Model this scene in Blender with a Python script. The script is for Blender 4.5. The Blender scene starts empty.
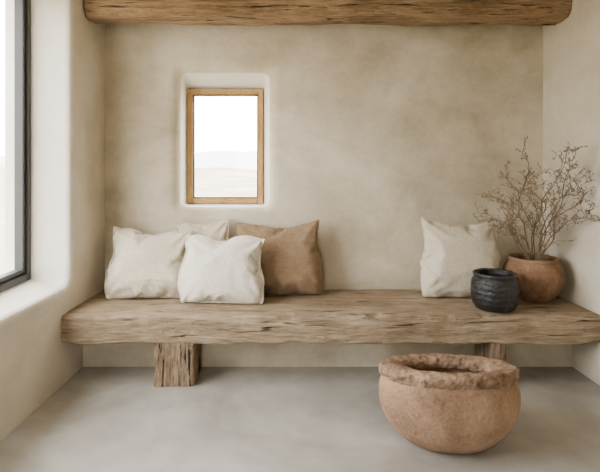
import bpy, bmesh, math, random
from mathutils import Vector, Matrix, noise
random.seed(7)
S = bpy.context.scene
C = S.collection
F = 482.0; VX = 280.0; VY = 168.0; H = 1.41
def P(px, py, D): return Vector(((px-VX)*D/F, D, H-(py-VY)*D/F))

# ------------------------------------------------------------ materials
def srgb(r, g, b):
    f = lambda c: (c/255/12.92) if c/255 <= .04045 else ((c/255+.055)/1.055)**2.4
    return (f(r), f(g), f(b), 1)
class NT:
    def __init__(s, name):
        s.m = bpy.data.materials.new(name); s.m.use_nodes = True
        s.t = s.m.node_tree; s.t.nodes.clear()
        s.out = s.n('ShaderNodeOutputMaterial'); s.b = s.n('ShaderNodeBsdfPrincipled')
        s.l(s.b.outputs[0], s.out.inputs['Surface'])
        s.tc = s.n('ShaderNodeTexCoord')
    def n(s, k, **kw):
        x = s.t.nodes.new(k)
        for a, v in kw.items(): setattr(x, a, v)
        return x
    def l(s, a, b): s.t.links.new(a, b)
    def mapping(s, sc=(1,1,1), rot=(0,0,0), src=None, loc=(0,0,0)):
        m = s.n('ShaderNodeMapping'); m.inputs['Scale'].default_value = sc; m.inputs['Rotation'].default_value = rot; m.inputs['Location'].default_value = loc
        s.l(src or s.tc.outputs['Object'], m.inputs['Vector']); return m.outputs[0]
    def noise(s, scale, detail=4, rough=.55, dist=0, vec=None):
        x = s.n('ShaderNodeTexNoise'); x.inputs['Scale'].default_value = scale; x.inputs['Detail'].default_value = detail
        x.inputs['Roughness'].default_value = rough; x.inputs['Distortion'].default_value = dist
        s.l(vec or s.tc.outputs['Object'], x.inputs['Vector']); return x.outputs[0]
    def ramp(s, fac, stops):
        r = s.n('ShaderNodeValToRGB'); e = r.color_ramp.elements
        while len(e) < len(stops): e.new(.5)
        for i, (p, c) in enumerate(stops): e[i].position = p; e[i].color = c
        s.l(fac, r.inputs[0]); return r.outputs[0]
    def mix(s, fac, a, b, mode='MIX'):
        x = s.n('ShaderNodeMix', data_type='RGBA', blend_type=mode)
        if isinstance(fac, (int, float)): x.inputs[0].default_value = fac
        else: s.l(fac, x.inputs[0])
        for i, v in ((6, a), (7, b)):
            if isinstance(v, tuple): x.inputs[i].default_value = v
            else: s.l(v, x.inputs[i])
        return x.outputs[2]
    def bump(s, h, strength, dist, prev=None):
        x = s.n('ShaderNodeBump'); x.inputs['Strength'].default_value = strength; x.inputs['Distance'].default_value = dist
        s.l(h, x.inputs['Height'])
        if prev: s.l(prev, x.inputs['Normal'])
        return x.outputs[0]
    def done(s, col=None, rough=.8, nrm=None, spec=.3):
        if col is not None:
            if isinstance(col, tuple): s.b.inputs['Base Color'].default_value = col
            else: s.l(col, s.b.inputs['Base Color'])
        if isinstance(rough, (int, float)): s.b.inputs['Roughness'].default_value = rough
        else: s.l(rough, s.b.inputs['Roughness'])
        s.b.inputs['Specular IOR Level'].default_value = spec
        if nrm: s.l(nrm, s.b.inputs['Normal'])
        return s.m

def plaster(name, dark, mid, light, scale=1.2, loc=(0,0,0)):
    n = NT(name); v = n.mapping(loc=loc)
    big = n.noise(scale, 6, .55, .5, v)
    c = n.ramp(big, [(.34, dark), (.5, mid), (.64, light)])
    sm = n.noise(4.5, 6, .6, .5, v)
    c2 = n.mix(.25, c, n.ramp(sm, [(.3, dark), (.7, light)]))
    tr = n.noise(1, 5, .6, 1.0, n.mapping((3, 3, 7), (0, .5, 0)))
    c2 = n.mix(.12, c2, n.ramp(tr, [(.35, dark), (.65, light)]))
    fn = n.noise(26, 6, .65, .6, v)
    c2 = n.mix(.10, c2, n.ramp(fn, [(.35, dark), (.65, light)]))
    b1 = n.bump(n.noise(2.5, 5, .5, .4), .5, .03)
    b1 = n.bump(tr, .30, .012, b1)
    b2 = n.bump(n.noise(40, 5, .6), .3, .004, b1)
    return n.done(c2, .92, b2, .15)
M = {}
M['wall'] = plaster('plaster_warm', srgb(152,140,116), srgb(187,176,152), srgb(216,207,188), loc=(.6,0,.3))
M['wall2'] = plaster('plaster_side', srgb(176,166,144), srgb(197,187,167), srgb(212,204,187))
M['reveal'] = plaster('plaster_lit_reveal', srgb(218,212,200), srgb(229,225,215), srgb(238,235,227))  # paler plaster; brightness of the window light on the reveals put into its colour
n = NT('microcement_floor')
big = n.noise(1.1, 5, .54, .4)
c = n.ramp(big, [(.32, srgb(126,122,115)), (.5, srgb(158,154,147)), (.66, srgb(184,181,174))])
c = n.mix(.18, c, n.ramp(n.noise(5, 6, .58, .3), [(.32, srgb(122,118,111)), (.68, srgb(186,183,176))]))
M['floor'] = n.done(c, .25, n.bump(n.noise(4, 3, .5), .05, .005), .7)

def wood(name, axis, dark, mid, light, crack, k=1.0, crackpos=.36):
    n = NT(name)
    def st(a, c_):
        v = [c_, c_, c_]; v[axis] = a; return tuple(v)
    v1 = n.mapping(st(.9*k, 9*k)); v2 = n.mapping(st(5*k, 80*k)); v3 = n.mapping(st(1.6*k, 26*k))
    g = n.noise(1.6, 8, .65, 1.0, v1)
    c = n.ramp(g, [(.30, dark), (.5, mid), (.68, light)])
    fine = n.noise(1.5, 6, .7, .3, v2)
    c = n.mix(.5, c, n.ramp(fine, [(.34, dark), (.62, light)]))
    cr = n.noise(1.3, 5, .6, .7, v3)
    cf = n.ramp(cr, [(crackpos-.03, (1,1,1,1)), (crackpos, (0,0,0,1))])
    c = n.mix(cf, c, crack)
    pat = n.noise(3.5, 6, .65, .2)
    c = n.mix(.6, c, n.ramp(pat, [(.34, (.52,.46,.40,1)), (.62, (1,1,1,1))]), 'MULTIPLY')
    b = n.bump(fine, .8, .009)
    b = n.bump(n.noise(18, 6, .7), .8, .018, b)
    b = n.bump(g, .5, .02, b)
    inv = n.ramp(cr, [(crackpos-.04, (0,0,0,1)), (crackpos+.01, (1,1,1,1))])
    b = n.bump(inv, .9, .02, b)
    return n.done(c, .75, b, .3)
M['bench'] = wood('weathered_timber', 0, srgb(108,89,67), srgb(158,136,108), srgb(200,182,154), srgb(60,45,32), 1.0, .38)
M['leg'] = wood('weathered_leg_timber', 2, srgb(90,73,55), srgb(140,118,93), srgb(178,157,129), srgb(42,31,22), 1.3, .41)
M['beam'] = wood('beam_timber', 0, srgb(92,70,48), srgb(146,118,86), srgb(190,164,130), srgb(46,33,22), 1.0, .40)
M['oak'] = wood('oak_frame', 2, srgb(188,146,90), srgb(206,166,108), srgb(220,184,128), srgb(150,112,68), 2.5, .2)

def linen(name, dark, light, k=1.0):
    n = NT(name)
    c = n.ramp(n.noise(5, 4, .55), [(.15, dark), (.70, light)])
    vx = n.mapping((26, 26, 220)); vz = n.mapping((220, 26, 26))
    a = n.noise(1, 3, .6, 0, vx); b = n.noise(1, 3, .6, 0, vz)
    w = n.mix(.5, a, b)
    c = n.mix(.6, c, n.ramp(w, [(.38, dark), (.58, light)]))
    nb = n.bump(w, .85, .006)
    nb = n.bump(n.noise(7, 2, .5, .4), .2, .014, nb)
    m = n.done(c, .97, nb, .05)
    n.b.inputs['Sheen Weight'].default_value = .1
    return m
M['cream'] = linen('cream_linen', srgb(178,166,143), srgb(217,207,187))
M['white'] = linen('white_linen', srgb(198,190,172), srgb(231,224,209))
M['sand'] = linen('sand_linen', srgb(174,162,138), srgb(210,199,178))
M['tan'] = linen('tan_linen', srgb(112,92,70), srgb(146,123,97))
def clay(name, dark, mid, light, rough=.85, rb=.35, sc=5, spec=.2, speck=None):
    n = NT(name)
    c = n.ramp(n.noise(sc, 8, .62, .5), [(.32, dark), (.5, mid), (.70, light)])
    f = n.noise(60, 5, .7)
    c = n.mix(.3, c, n.ramp(f, [(.35, dark), (.65, light)]))
    if speck:
        c = n.mix(n.ramp(n.noise(16, 8, .75), [(.52, (0,0,0,1)), (.64, (1,1,1,1))]), c, speck)
    b = n.bump(f, rb, .006); b = n.bump(n.noise(9, 6, .6), rb, .02, b)
    return n.done(c, rough, b, spec)
M['clay'] = clay('dusty_terracotta', srgb(114,89,68), srgb(156,125,99), srgb(190,161,135), .9, .9, 3.5)
M['clayrim'] = clay('crusted_terracotta', srgb(98,78,61), srgb(142,116,93), srgb(182,156,132), .95, 1.0, 9, .1, srgb(92,75,60))
M['terra'] = clay('brown_terracotta', srgb(84,63,47), srgb(124,94,71), srgb(156,124,97), .85, .8, 7)
M['black'] = clay('black_stoneware', srgb(14,14,14), srgb(24,24,24), srgb(44,44,43), .38, .8, 10, .5)
M['metal'] = NT('charcoal_metal').done(srgb(58,59,58), .5, None, .4)
M['gasket'] = NT('black_gasket').done(srgb(30,31,31), .6)
M['twig'] = clay('dry_twig', srgb(84,70,54), srgb(112,95,76), srgb(140,122,100))
M['seed'] = clay('dry_seed', srgb(104,88,69), srgb(136,118,95), srgb(166,149,125), sc=20)
n = NT('window_glass')
t = n.n('ShaderNodeBsdfTransparent'); g = n.n('ShaderNodeBsdfGlossy'); g.inputs['Roughness'].default_value = .02
mx = n.n('ShaderNodeMixShader'); mx.inputs[0].default_value = .03; n.l(t.outputs[0], mx.inputs[1]); n.l(g.outputs[0], mx.inputs[2])
n.l(mx.outputs[0], n.out.inputs['Surface']); M['glass'] = n.m
n = NT('dry_field')
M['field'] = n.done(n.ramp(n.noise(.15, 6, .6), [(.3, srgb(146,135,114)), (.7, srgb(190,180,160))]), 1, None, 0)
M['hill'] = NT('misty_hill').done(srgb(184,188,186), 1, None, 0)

# ------------------------------------------------------------ helpers
def link(name, bm, m, parent=None, smooth=True, loc=None):
    me = bpy.data.meshes.new(name)
    bmesh.ops.recalc_face_normals(bm, faces=bm.faces)
    bm.to_mesh(me); bm.free()
    if smooth:
        for p in me.polygons: p.use_smooth = True
    for q in (m if isinstance(m, list) else [m]): me.materials.append(q)
    o = bpy.data.objects.new(name, me); C.objects.link(o)
    if parent: o.parent = parent
    if loc is not None: o.location = loc
    return o
def root(name, label, cat, loc, group=None):
    o = bpy.data.objects.new(name, None); C.objects.link(o); o.location = loc; o.empty_display_size = .1
    o['label'] = label; o['category'] = cat
    if group: o['group'] = group
    return o
def struct(o, label=None, cat=None):
    o['kind'] = 'structure'
    if label: o['label'] = label
    if cat: o['category'] = cat
    return o
def box(bm, a, b, bev=0):
    vs = [bm.verts.new((x, y, z)) for x in (a[0], b[0]) for y in (a[1], b[1]) for z in (a[2], b[2])]
    fs = [(0,1,3,2), (4,6,7,5), (0,4,5,1), (2,3,7,6), (0,2,6,4), (1,5,7,3)]
    ff = [bm.faces.new([vs[i] for i in f]) for f in fs]
    if bev:
        es = list({e for f in ff for e in f.edges})
        bmesh.ops.bevel(bm, geom=es, offset=bev, segments=2, affect='EDGES')
def rrect(u0, u1, v0, v1, r, k=8):
    pts = []
    for (cu, cv, a0) in ((u1-r, v1-r, 0), (u0+r, v1-r, 90), (u0+r, v0+r, 180), (u1-r, v0+r, 270)):
        for i in range(k+1):
            a = math.radians(a0+90*i/k); pts.append((cu+r*math.cos(a), cv+r*math.sin(a)))
    return pts
def hole_wall(name, outer, hole, inner, back, d_in, d_out, mp, m, r=.05, fil=.045, first=4):
    """wall slab with a splayed plaster reveal. mp(u, v, depth) -> world point"""
    k = 8; loops = []
    ou = [p for c in ((outer[1], outer[3]), (outer[0], outer[3]), (outer[0], outer[2]), (outer[1], outer[2])) for p in [c]*(k+1)]
    loops.append([(p, 0) for p in ou])
    for i in range(7):
        a = math.radians(90*i/6)
        g = fil*(1-math.sin(a)); dd = fil*(1-math.cos(a))
        loops.append([(p, dd) for p in rrect(hole[0]-g, hole[1]+g, hole[2]-g, hole[3]+g, r+g*.8, k)])
    for j in range(1, 5):
        t_ = j/4; h = [hole[q]*(1-t_)+inner[q]*t_ for q in range(4)]
        loops.append([(p, fil+(d_in-fil)*t_) for p in rrect(*h, r*(1-t_)+.006*t_, k)])
    loops.append([(p, d_out) for p in rrect(*back, .006, k)])
    loops.append([(p, d_out) for p in ou])
    bm = bmesh.new(); L = [[bm.verts.new(mp(p[0], p[1], d)) for p, d in lp] for lp in loops]
    L.append(L[0])
    for q, (A, B) in enumerate(zip(L[:-1], L[1:])):
        for i in range(len(A)):
            j = (i+1) % len(A)
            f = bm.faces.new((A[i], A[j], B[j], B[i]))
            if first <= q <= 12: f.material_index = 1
    bmesh.ops.remove_doubles(bm, verts=bm.verts, dist=.0004)
    bmesh.ops.dissolve_degenerate(bm, edges=bm.edges, dist=.0002)
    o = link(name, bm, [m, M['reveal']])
    o.data.set_sharp_from_angle(angle=math.radians(35))
    return struct(o)

# ------------------------------------------------------------ room
YB = 3.8; XR = 2.073; ZC = 2.76; YF = -1.6
def xl(y): return -1.413+.033*(y-3.1)/.7
XL = -1.64
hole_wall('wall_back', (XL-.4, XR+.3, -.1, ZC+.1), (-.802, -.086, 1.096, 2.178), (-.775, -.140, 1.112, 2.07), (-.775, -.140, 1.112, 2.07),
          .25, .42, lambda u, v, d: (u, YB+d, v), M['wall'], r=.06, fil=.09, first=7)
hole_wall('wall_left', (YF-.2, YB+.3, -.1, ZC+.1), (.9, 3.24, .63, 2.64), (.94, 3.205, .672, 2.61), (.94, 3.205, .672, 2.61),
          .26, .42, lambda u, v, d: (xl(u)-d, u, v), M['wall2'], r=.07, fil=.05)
bm = bmesh.new(); box(bm, (XR, YF-.2, -.1), (XR+.3, YB+.3, ZC+.1)); struct(link('wall_right', bm, M['wall2'], smooth=False))
hole_wall('wall_front', (XL-.4, XR+.3, -.1, ZC+.1), (-.9, -.4, .05, 2.2), (-.9, -.4, .05, 2.2), (-.9, -.4, .05, 2.2),
          .2, .3, lambda u, v, d: (u, YF-d, v), M['wall'], r=.05)  # opening behind the camera is unseen, added to let fill light in
bm = bmesh.new(); box(bm, (XL-.42, YF-.3, -.15), (XR+.3, YB+.4, 0)); struct(link('floor', bm, M['floor'], smooth=False))
bm = bmesh.new(); box(bm, (XL-.42, YF-.3, ZC), (XR+.3, YB+.4, ZC+.15)); struct(link('ceiling', bm, M['wall2'], smooth=False))
bm = bmesh.new(); box(bm, (xl(3.42)-.03, 3.42, -.02), (XR+.02, YB+.02, .268)); struct(link('baseboard_back', bm, M['wall'], smooth=False))

# windows
def frame_bars(bm, mk, a0, a1, z0, z1, w, d0, d1, bev=.004):
    for (p, q, r_, s_) in ((a0, a0+w, z0, z1), (a1-w, a1, z0, z1), (a0+w, a1-w, z0, z0+w), (a0+w, a1-w, z1-w, z1)):
        A = mk(p, d0, r_); B = mk(q, d1, s_)
        box(bm, tuple(min(x, y) for x, y in zip(A, B)), tuple(max(x, y) for x, y in zip(A, B)), bev)
bm = bmesh.new(); mk = lambda a, d, z: (a, d, z)
frame_bars(bm, mk, -.775, -.140, 1.112, 2.07, .045, YB+.215, YB+.30)
w2 = struct(link('window_2', bm, M['oak'], smooth=False), 'small oak framed window set in a deep plaster reveal', 'window')
bm = bmesh.new(); frame_bars(bm, mk, -.729, -.186, 1.158, 2.024, .008, YB+.235, YB+.285, .002)
link('window_sash', bm, M['gasket'], w2, False)
bm = bmesh.new(); box(bm, (-.721, YB+.258, 1.166), (-.194, YB+.262, 2.016)); link('pane', bm, M['glass'], w2, False)
bm = bmesh.new(); mk = lambda a, d, z: (-d, a, z); X0 = 1.655
frame_bars(bm, mk, .94, 3.205, .672, 2.61, .045, X0, X0+.08)
w1 = struct(link('window_1', bm, M['metal'], smooth=False), 'tall charcoal metal framed window in the left wall', 'window')
bm = bmesh.new(); frame_bars(bm, mk, .987, 3.158, .719, 2.563, .010, X0+.02, X0+.07, .002)
link('window_sash', bm, M['gasket'], w1, False)
bm = bmesh.new(); frame_bars(bm, mk, .998, 3.147, .730, 2.552, .022, X0+.010, X0+.07, .004)
link('inner_frame', bm, M['metal'], w1, False)
bm = bmesh.new(); box(bm, (-X0-.052, 1.015, .748), (-X0-.048, 3.128, 2.535)); link('pane', bm, M['glass'], w1, False)

# outside
bm = bmesh.new(); q = [bm.verts.new(p) for p in ((-300,-200,-.6), (300,-200,-.6), (300,400,-.6), (-300,400,-.6))]; bm.faces.new(q)
struct(link('ground', bm, M['field'], smooth=False), 'pale dry field outside the windows', 'ground')
def ridge(name, y, hgt, seed, m, label):
    bm = bmesh.new(); prev = None
    for i in range(121):
        x = -150+300*i/120
        h = hgt*(.55+.6*noise.noise(Vector((x*.02, seed, 0)))+.15*noise.noise(Vector((x*.12, seed, 3))))
        a = bm.verts.new((x, y, -.7)); b = bm.verts.new((x, y+20, max(.3, h))); c_ = bm.verts.new((x, y+45, -.7))
        if prev: bm.faces.new((prev[0], a, b, prev[1])); bm.faces.new((prev[1], b, c_, prev[2]))
        prev = (a, b, c_)
    o = link(name, bm, m); return struct(o, label, 'hill')
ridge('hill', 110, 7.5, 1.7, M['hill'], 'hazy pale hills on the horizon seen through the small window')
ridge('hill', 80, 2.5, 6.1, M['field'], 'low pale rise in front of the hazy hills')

# ------------------------------------------------------------ timber pieces
def timber(y0, y1, z0, z1, x0, x1, r, amp, seed, nseg=150, chips=0, groove=6):
    bm = bmesh.new(); prof = rrect(y0, y1, z0, z1, r, 6)
    P2 = []
    for i in range(len(prof)):
        a = prof[i]; b = prof[(i+1) % len(prof)]; L_ = math.dist(a, b); k = max(1, int(L_/.012))
        for j in range(k): P2.append((a[0]+(b[0]-a[0])*j/k, a[1]+(b[1]-a[1])*j/k))
    cy, cz = (y0+y1)/2, (z0+z1)/2; rings = []
    for s in range(nseg+1):
        x = x0+(x1-x0)*s/nseg; ring = []
        for (y, z) in P2:
            v = Vector((x*1.3+seed, y*6, z*6)); w_ = noise.noise(v)*amp
            w_ += noise.noise(Vector((x*5+seed, y*16, z*22)))*amp*.5
            w_ -= max(0, .10-abs(noise.noise(Vector((x*1.6+seed, y*24, z*30)))))*amp*groove
            dy = (y-cy)/(y1-y0)*2; dz = (z-cz)/(z1-z0)*2
            flat = 1.0
            if dz > .97 and abs(dy) < .9: flat = .25
            e = 0
            if chips and dz < -.5 and dy < -.8: e = chips*max(0, noise.noise(Vector((x*4+seed, 3.1, 0)))-.1)
            if chips and dz > .8 and dy < -.8: e = -chips*.7*max(0, noise.noise(Vector((x*7+seed, 7.1, 0)))-.08)
            sy = (abs(dy) if abs(dy) > .9 else abs(dy)*.3)*(-1 if dy < 0 else 1)
            ring.append(bm.verts.new((x, y+w_*sy*flat + abs(e)*.5, z+(w_*dz*.7)*flat + e)))
        rings.append(ring)
    for A, B in zip(rings[:-1], rings[1:]):
        for i in range(len(A)):
            j = (i+1) % len(A); bm.faces.new((A[i], A[j], B[j], B[i]))
    bm.faces.new(rings[0]); bm.faces.new(rings[-1][::-1])
    return bm
bench = root('bench', 'long chunky weathered timber bench running wall to wall', 'bench', (0, 3.4, 0))
bm = timber(3.10-3.4, 3.78-3.4, .272, .459, -1.376, XR-.004, .022, .011, 4.2, 320, .04, 5)
for v in bm.verts:
    v.co.y = min(v.co.y, 3.796-3.4); v.co.z = min(v.co.z, .460)
    if v.co.x < -1.37: v.co.x = xl(v.co.y+3.4)+.006
slab = link('slab', bm, M['bench'], bench); slab.data.set_sharp_from_angle(angle=math.radians(50))
def block(x0, x1, y0, y1, z0, z1, seed, taper=.02):
    bm = bmesh.new(); rings = []
    for s in range(25):
        t_ = s/24; z = z0+(z1-z0)*t_; tp = taper*(1-t_)
        pr = rrect(x0, x1, y0, y1, .022, 4); P2 = []
        for i in range(len(pr)):
            a = pr[i]; b = pr[(i+1) % len(pr)]; k = max(1, int(math.dist(a, b)/.014))
            for j in range(k): P2.append((a[0]+(b[0]-a[0])*j/k, a[1]+(b[1]-a[1])*j/k))
        cx, cy = (x0+x1)/2, (y0+y1)/2
        ring = []
        for (x, y) in P2:
            w_ = 1-tp+.06*noise.noise(Vector((x*9+seed, y*9, z*6)))+.045*noise.noise(Vector((x*30+seed, y*30, z*18)))
            w_ -= max(0, .07-abs(noise.noise(Vector((x*18+seed, y*18, z*7)))))*.4
            ring.append(bm.verts.new((cx+(x-cx)*w_, cy+(y-cy)*w_, z)))
        rings.append(ring)
    for A, B in zip(rings[:-1], rings[1:]):
        for i in range(len(A)):
            j = (i+1) % len(A); bm.faces.new((A[i], A[j], B[j], B[i]))
    bm.faces.new(rings[0][::-1]); bm.faces.new(rings[-1]); return bm
for (xa, xb, sd) in ((-.815, -.555, 2.0), (1.365, 1.465, 8.0)):
    cx = (xa+xb)/2
    o = link('leg', block(xa-cx, xb-cx, -.15, .15, 0, .280, sd, .0), M['leg'], bench, True, (cx, 3.255-3.4, 0))
    o.data.set_sharp_from_angle(angle=math.radians(50))
bm = timber(-.135, .135, 0, .262, xl(3.545)+.006, XR-.004, .06, .020, 11.3, 240, .035, 7)
o = link('ceiling_beam', bm, M['beam'], None, True, (0, 3.545, 2.487)); o['label'] = 'rough hewn log beam spanning the room under the ceiling'; o['category'] = 'beam'

# ------------------------------------------------------------ cushions (cloth inflated, then frozen)
N = 44
def pillow_bm(w, h, seed):
    bm = bmesh.new(); fr = {}; bk = {}
    for i in range(N+1):
        for j in range(N+1):
            u = i/N*2-1; v = j/N*2-1
            x = u*w/2; z = v*h/2
            e = .006*noise.noise(Vector((u*3+seed, v*3, 1))); edge = i in (0, N) or j in (0, N)
            if edge: fr[i,j] = bk[i,j] = bm.verts.new((x, e, z))
            else:
                fr[i,j] = bm.verts.new((x, -.01+e, z)); bk[i,j] = bm.verts.new((x, .01+e, z))
    bm.verts.index_update()
    loop = [fr[i,0].index for i in range(N)]+[fr[N,j].index for j in range(N)]+[fr[N-i,N].index for i in range(N)]+[fr[0,N-j].index for j in range(N)]
    ij = {}
    for d in (fr, bk):
        for k_, v in d.items(): ij[v.index] = k_
    for i in range(N):
        for j in range(N):
            bm.faces.new((fr[i,j], fr[i+1,j], fr[i+1,j+1], fr[i,j+1]))
            try: bm.faces.new((bk[i,j], bk[i,j+1], bk[i+1,j+1], bk[i+1,j]))
            except ValueError: pass
    return bm, loop, ij
CU = [ # label, mat, centre px, D at base, w, h, thick, lean, yaw, roll, seed, straighten
 ('large cream linen cushion at the left end of the bench', 'cream', 149, 3.51, .605, .525, .27, 13, 5, 2.0, 1.0, .03),
 ('pale sand linen cushion tucked behind the cream and white ones, mostly hidden', 'sand', 207, 3.725, .44, .56, .11, 1, -2, -3, 2.3, .12),
 ('white linen cushion in front, leaning over the tan one', 'white', 222, 3.375, .61, .495, .23, 12, -4, 0, 3.6, .0),
 ('tan brown linen cushion leaning against the wall', 'tan', 279, 3.62, .685, .565, .24, 8, -6, -3, 5.1, .05),
 ('cream linen cushion standing alone beside the black pot', 'cream', 458, 3.54, .61, .585, .27, 10, 4, 3, 7.7, .03)]
sims = []
for c in CU:
    bm, loop, ij = pillow_bm(c[4]*1.12, c[5]*1.12, c[10])
    o = link('cushion', bm, M[c[1]])
    m = o.modifiers.new('c', 'CLOTH'); s = m.settings
    s.quality = 6; s.mass = .25; s.tension_stiffness = 40; s.compression_stiffness = 40; s.shear_stiffness = 12; s.bending_stiffness = .03
    s.tension_damping = 8; s.compression_damping = 8; s.shear_damping = 8; s.air_damping = 3
    s.use_pressure = True; s.uniform_pressure_force = 3.5; s.effector_weights.gravity = 0
    m.collision_settings.use_collision = False; m.collision_settings.use_self_collision = False
    m.point_cache.frame_start = 1; m.point_cache.frame_end = 60
    sims.append((o, loop, ij, c))
for f in range(1, 46): S.frame_set(f)
dg = bpy.context.evaluated_depsgraph_get()
for o, loop, ij, c in sims:
    ev = o.evaluated_get(dg); co = [v.co.copy() for v in ev.data.vertices]
    o.modifiers.clear()
    inv = {}
    for idx, k_ in ij.items(): inv.setdefault(k_, idx)
    cxm = sum(p.x for p in co)/len(co); czm = sum(p.z for p in co)/len(co)
    Wl = [cxm-co[inv[0,j]].x for j in range(N+1)]; Wr = [co[inv[N,j]].x-cxm for j in range(N+1)]
    Hb = [czm-co[inv[i,0]].z for i in range(N+1)]; Ht = [co[inv[i,N]].z-czm for i in range(N+1)]
    mxw = max(Wl+Wr); mxh = max(Hb+Ht); ks = c[11]
    for idx, (i, j) in ij.items():
        p = co[idx]; dx = p.x-cxm; dz = p.z-czm
        wx = Wr[j] if dx > 0 else Wl[j]; hz = Ht[i] if dz > 0 else Hb[i]
        v01 = j/N; u = abs(i/N*2-1)
        kx = .74 if v01 < .5 else .74-.42*min(1, (v01-.5)/.3)
        bulge = kx*(mxw/wx-1)+.08*math.exp(-((v01-.30)/.2)**2)-.04*max(0, 1-v01/.08)
        p.x = cxm+dx*(1+bulge)
        kb = .85 if dz < 0 else ks
        p.z = czm+dz*(1+kb*(mxh/hz-1))
    lo = [min(p[a] for p in co) for a in range(3)]; hi = [max(p[a] for p in co) for a in range(3)]
    sx = c[4]/(hi[0]-lo[0]); sz = c[5]/(hi[2]-lo[2]); ym = (hi[1]-lo[1])/2
    mid = [(lo[a]+hi[a])/2 for a in range(3)]
    R = Matrix.Rotation(math.radians(c[8]), 4, 'Z') @ Matrix.Rotation(math.radians(-c[7]), 4, 'X') @ Matrix.Rotation(math.radians(c[9]), 4, 'Y')
    out = []
    for p in co:
        x = (p.x-mid[0])*sx; z = (p.z-lo[2])*sz; yn = (p.y-mid[1])/ym
        sg = 1 if yn > 0 else -1; y = sg*abs(yn)*c[6]/2
        t_ = z/c[5]; full = min(1, abs(y)/(c[6]*.25))
        y *= 1.14-.40*t_
        wv = Vector((x*3, z*3, c[10])); wx_ = x+.06*noise.noise(wv); wz_ = z+.06*noise.noise(wv+Vector((5,5,5)))
        r1_ = 1-abs(noise.noise(Vector((wx_*3.5+c[10], wz_*6.5, 1))))*2.4
        cxn = abs(x)/(c[4]/2); czn = abs(t_*2-1); ang = math.atan2(abs(t_*2-1)-1.05, abs(cxn)-1.05)
        cr = math.sin(ang*15+c[10]+2*noise.noise(Vector((x*4, z*4, 2))))*max(0, min(1, (cxn+czn-.65)*1.2))
        y += sg*full*(.010*max(-.3, r1_)+.008*cr)
        x += .020*noise.noise(Vector((z*4, c[10], 2))); z += .024*noise.noise(Vector((x*4, c[10], 9)))*t_
        y += .014*noise.noise(Vector((x*5, z*5, c[10])))
        out.append(R @ Vector((x, y, z)))
    zm = min(p.z for p in out)
    cx = (c[2]-VX)*(c[3]+.06)/F
    lim = 3.788-c[3]
    for p in out:
        z = p.z-zm-.022
        p.z = z if z > .012 else .002+.01*math.exp((z-.012)/.02)
        if p.y > lim-.01: p.y = lim-.01*math.exp(-(p.y-lim+.01)/.03)
    for v, p in zip(o.data.vertices, out): v.co = p
    o.location = (cx, c[3], .462)
    sub = o.modifiers.new('s', 'SUBSURF'); sub.levels = 1; sub.render_levels = 1
    o['label'] = c[0]; o['category'] = 'cushion'; o['group'] = 'linen cushions on the bench'
    bm = bmesh.new(); rings = []; n_ = len(loop); ctr = sum((out[i] for i in loop), Vector())/n_
    for k in range(n_):
        p = out[loop[k]]; tg = (out[loop[(k+1) % n_]]-out[loop[k-1]]).normalized()
        a = (p-ctr).cross(tg).normalized(); b = tg.cross(a)
        rings.append([bm.verts.new(p+a*.004*math.cos(x)+b*.005*math.sin(x)) for x in [math.tau*i/6 for i in range(6)]])
    for k in range(n_):
        A = rings[k]; B = rings[(k+1) % n_]
        for i in range(6): bm.faces.new((A[i], A[(i+1) % 6], B[(i+1) % 6], B[i]))
    link('seam', bm, M[c[1]], o)
S.frame_set(1)

# ------------------------------------------------------------ pots
def lathe(prof, segs=96, oy=1.0, amp=0, freq=6, seed=0, amp2=0, close=False, shear=0, rib=0):
    pts = []
    for i in range(len(prof)-1):
        p0 = Vector(prof[max(0, i-1)]); p1 = Vector(prof[i]); p2 = Vector(prof[i+1]); p3 = Vector(prof[min(len(prof)-1, i+2)])
        if close:
            K = len(prof)-1; p0 = Vector(prof[(i-1) % K]); p3 = Vector(prof[(i+2) % K])
        for k in range(6):
            t_ = k/6
            pts.append(.5*((2*p1)+(p2-p0)*t_+(2*p0-5*p1+4*p2-p3)*t_*t_+(3*p1-p0-3*p2+p3)*t_**3))
    if not close: pts.append(Vector(prof[-1]))
    bm = bmesh.new(); rings = []
    for p in pts:
        r = max(p.x, .0005); ring = []
        for s in range(segs):
            a = math.tau*s/segs; d = Vector((math.cos(a), math.sin(a), 0))
            v = Vector((d.x*r, d.y*r, p.y))
            k = amp*noise.noise(v*freq+Vector((seed, 0, 0)))+amp2*(noise.noise(v*freq*5+Vector((0, seed, 0)))+.5*noise.noise(v*freq*12+Vector((0, seed, 7))))
            if rib: k += rib*math.sin(p.y*170+3*noise.noise(d*1.5))
            kz = amp*.5*noise.noise(d*2+Vector((seed, 3, 0)))*min(1, p.y*8)+amp2*.7*noise.noise(v*freq*5+Vector((9, seed, 4)))*(1 if close else 0)
            rr = r+k*min(1, r*12)
            yy = d.y*rr*oy
            ring.append(bm.verts.new((d.x*rr, yy, max(0, p.y+kz)-shear*yy*min(1, p.y/.3))))
        rings.append(ring)
    pr = list(zip(rings[:-1], rings[1:]))
    if close: pr.append((rings[-1], rings[0]))
    for A, B in pr:
        for i in range(segs):
            j = (i+1) % segs; bm.faces.new((A[i], A[j], B[j], B[i]))
    if not close: bm.faces.new(rings[0][::-1]); bm.faces.new(rings[-1])
    return bm
r0 = root('clay_pot', 'large dusty clay pot with a crusted thick rim standing on the floor', 'pot', (.882, 2.54, 0))
link('body', lathe([(.0,0), (.185,.0), (.232,.010), (.288,.050), (.330,.110), (.352,.170), (.360,.230), (.356,.278), (.344,.308), (.338,.325), (.336,.345), (.30,.360), (.250,.352),
                    (.268,.28), (.27,.16), (.21,.07), (.12,.04), (0,.04)], 160, .78, .010, 5, 3.3, .0022, False, .19), M['clay'], r0)
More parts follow.
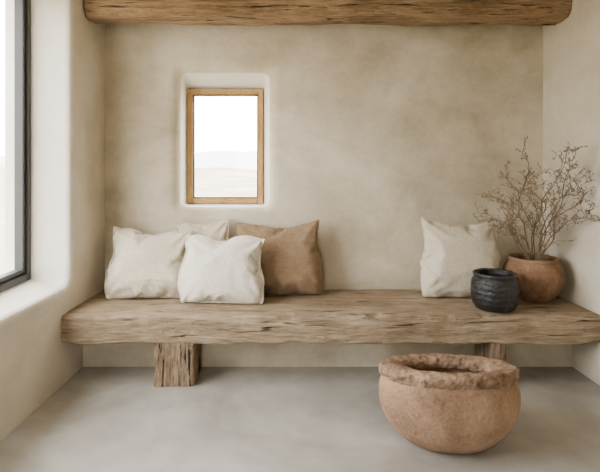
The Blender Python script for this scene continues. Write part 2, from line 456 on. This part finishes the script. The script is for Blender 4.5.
rm = link('rim', lathe([(.342,.312), (.350,.326), (.355,.346), (.349,.368), (.332,.379), (.302,.382), (.265,.376), (.238,.363), (.224,.344), (.230,.318), (.26,.304), (.31,.302), (.342,.312)],
                  360, .78, .006, 5, 3.3, .012, True, .19), M['clayrim'], r0); rm['label'] = 'rough crusted rim'
r1 = root('black_pot', 'dark black stoneware pot on the bench in front of the terracotta pot', 'pot', (1.452, 3.262, .462))
link('body', lathe([(0,0), (.102,0), (.124,.010), (.142,.045), (.149,.090), (.151,.135), (.148,.178), (.139,.206), (.133,.216), (.134,.227), (.122,.229), (.124,.19), (.138,.12), (.11,.04), (.05,.02), (0,.02)],
                   120, 1, .0035, 8, 1.1, .0014, rib=.0012), M['black'], r1)
link('rim', lathe([(.129,.222), (.136,.223), (.140,.231), (.137,.241), (.129,.244), (.121,.238), (.119,.229), (.129,.222)], 96, 1, .002, 6, 1.1, .0006, True), M['black'], r1)
r2 = root('terracotta_pot', 'brown terracotta pot holding dried branches on the bench beside the right wall', 'pot', (1.840, 3.50, .462))
link('body', lathe([(0,0), (.10,0), (.125,.010), (.168,.065), (.196,.125), (.203,.180), (.194,.230), (.172,.263), (.158,.280), (.144,.280), (.155,.235), (.178,.19), (.17,.12), (.12,.04), (.05,.02), (0,.02)],
                   96, 1, .007, 6, 7.1, .002), M['terra'], r2)
link('rim', lathe([(.150,.272), (.161,.272), (.167,.281), (.167,.294), (.160,.303), (.150,.301), (.143,.292), (.143,.278), (.150,.272)], 96, 1, .005, 6, 7.1, .002, True), M['terra'], r2)

# ------------------------------------------------------------ dried branches
base = Vector((1.840, 3.50, .49))
plant = root('dried_branches', 'bunch of bare brown dried branches with tiny seed heads standing in the terracotta pot', 'dried branches', base)
def clampv(p):
    p = p.copy(); p.x = min(p.x, XR-.02); p.y = min(p.y, YB-.02); return p
def tube(bm, pts, r0_, r1_, k=5):
    rings = []
    for i, p in enumerate(pts):
        tg = (pts[min(i+1, len(pts)-1)]-pts[max(i-1, 0)]).normalized()
        a = tg.orthogonal().normalized(); b = tg.cross(a); r = r0_+(r1_-r0_)*i/(len(pts)-1)
        q = clampv(p)-base
        rings.append([bm.verts.new(q+a*r*math.cos(math.tau*j/k)+b*r*math.sin(math.tau*j/k)) for j in range(k)])
    for A, B in zip(rings[:-1], rings[1:]):
        for j in range(k): bm.faces.new((A[j], A[(j+1) % k], B[(j+1) % k], B[j]))
    bm.faces.new(rings[-1])
def blob(bm, p, r):
    q = clampv(p)-base; d = Vector((random.gauss(0,1), random.gauss(0,1), random.gauss(0,1)+.6)).normalized(); a = d.orthogonal().normalized(); b = d.cross(a)
    top = bm.verts.new(q+d*r*1.9); bot = bm.verts.new(q-d*r)
    ring = [bm.verts.new(q+(a*math.cos(math.tau*j/4)+b*math.sin(math.tau*j/4)*.6)*r) for j in range(4)]
    for j in range(4):
        for f in (bm.faces.new((ring[j], ring[(j+1) % 4], top)), bm.faces.new((ring[(j+1) % 4], ring[j], bot))): f.material_index = 1
def rnd(s): return Vector((random.gauss(0,s), random.gauss(0,s), random.gauss(0,s)))
def wander(p, d, L_, n_, wob, lift=.0):
    pts = [p]; d = d.normalized()
    for i in range(n_):
        d = (d+rnd(wob)+Vector((0,0,lift))).normalized(); p = p+d*L_/n_; pts.append(p)
    return pts
T = [(475,214,3.38,1), (486,196,3.5,1), (508,172,3.4,1), (521,152,3.55,1), (540,170,3.4,.9), (567,150,3.2,1),
     (580,156,3.12,1), (598,182,3.04,1), (562,190,3.3,.9), (528,184,3.6,.9), (494,226,3.25,1), (592,212,3.08,1), (504,202,3.35,1), (578,180,3.15,.9)]
for (px, py, D, dens) in T:
    bm = bmesh.new(); tip = P(px, py, D); b0 = Vector((base.x, base.y, .765))
    a = base+Vector((random.uniform(-.05,.05), random.uniform(-.05,.05), 0)); dd = (tip-b0); b = b0+Vector((dd.x, dd.y, 0))*.12
    pts = [a, b]; nn = 14; ph = random.random()*9
    for i in range(1, nn+1):
        t_ = i/nn
        q = b.lerp(tip, t_)+Vector((0,0,.08*math.sin(math.pi*t_)))+Vector((noise.noise(Vector((t_*3.4, ph, 0))), noise.noise(Vector((t_*3.4, ph, 5))), .5*noise.noise(Vector((t_*3, ph, 8)))))*.11*min(1, t_*3)
        pts.append(q)
    tube(bm, pts, .0048, .0016)
    for i in range(4, len(pts)):
        for rep in range(2 if random.random() < .42*dens else 1):
            if random.random() < .10: continue
            p = pts[i].lerp(pts[i-1], random.random()); d = (pts[i]-pts[i-1]).normalized()
            side = (d+rnd(.6)).normalized()
            tw = wander(p, side, random.uniform(.06, .17)*(1.15-.45*i/len(pts)), 6, .24, .04)
            tube(bm, tw, .0021, .0011, 4)
            for j in range(1, 7):
                if random.random() < .72:
                    st = wander(tw[j], (tw[j]-tw[j-1]).normalized()+rnd(.6), random.uniform(.012, .040), 3, .2, .04)
                    tube(bm, st, .0012, .0008, 3)
                    blob(bm, st[-1], random.uniform(.0040, .0078))
                    if random.random() < .5: blob(bm, st[2], random.uniform(.0033, .006))
            blob(bm, tw[-1], .0068)
    link('branch', bm, [M['twig'], M['seed']], plant, False)

# ------------------------------------------------------------ light
w = bpy.data.worlds.new('World'); S.world = w; w.use_nodes = True; nt = w.node_tree
bg = nt.nodes['Background']; bg.inputs[0].default_value = (1.0, .992, .975, 1); bg.inputs[1].default_value = 18
def area(name, loc, rot, sx, sy, energy, portal=False, col=(1,1,1)):
    l = bpy.data.lights.new(name, 'AREA'); l.shape = 'RECTANGLE'; l.size = sx; l.size_y = sy; l.energy = energy; l.color = col
    o = bpy.data.objects.new(name, l); C.objects.link(o); o.location = loc; o.rotation_euler = [math.radians(a) for a in rot]
    if portal: l.cycles.is_portal = True
    return o
area('portal_left', (-1.95, 2.07, 1.64), (0, -90, 0), 1.95, 2.3, 1, True)
area('portal_back', (-.457, 4.25, 1.59), (-90, 0, 0), .66, .98, 1, True)
area('portal_front', (-.65, -1.95, 1.12), (90, 0, 0), .6, 2.2, 1, True)

# ------------------------------------------------------------ camera
cam = bpy.data.cameras.new('Camera'); co = bpy.data.objects.new('Camera', cam); C.objects.link(co); S.camera = co
co.location = (0, 0, H); co.rotation_euler = (math.pi/2, 0, 0)
cam.sensor_fit = 'HORIZONTAL'; cam.sensor_width = 36; cam.lens = 36*F/600
cam.shift_x = (300-VX)/600; cam.shift_y = -(236-VY)/600; cam.clip_end = 1000
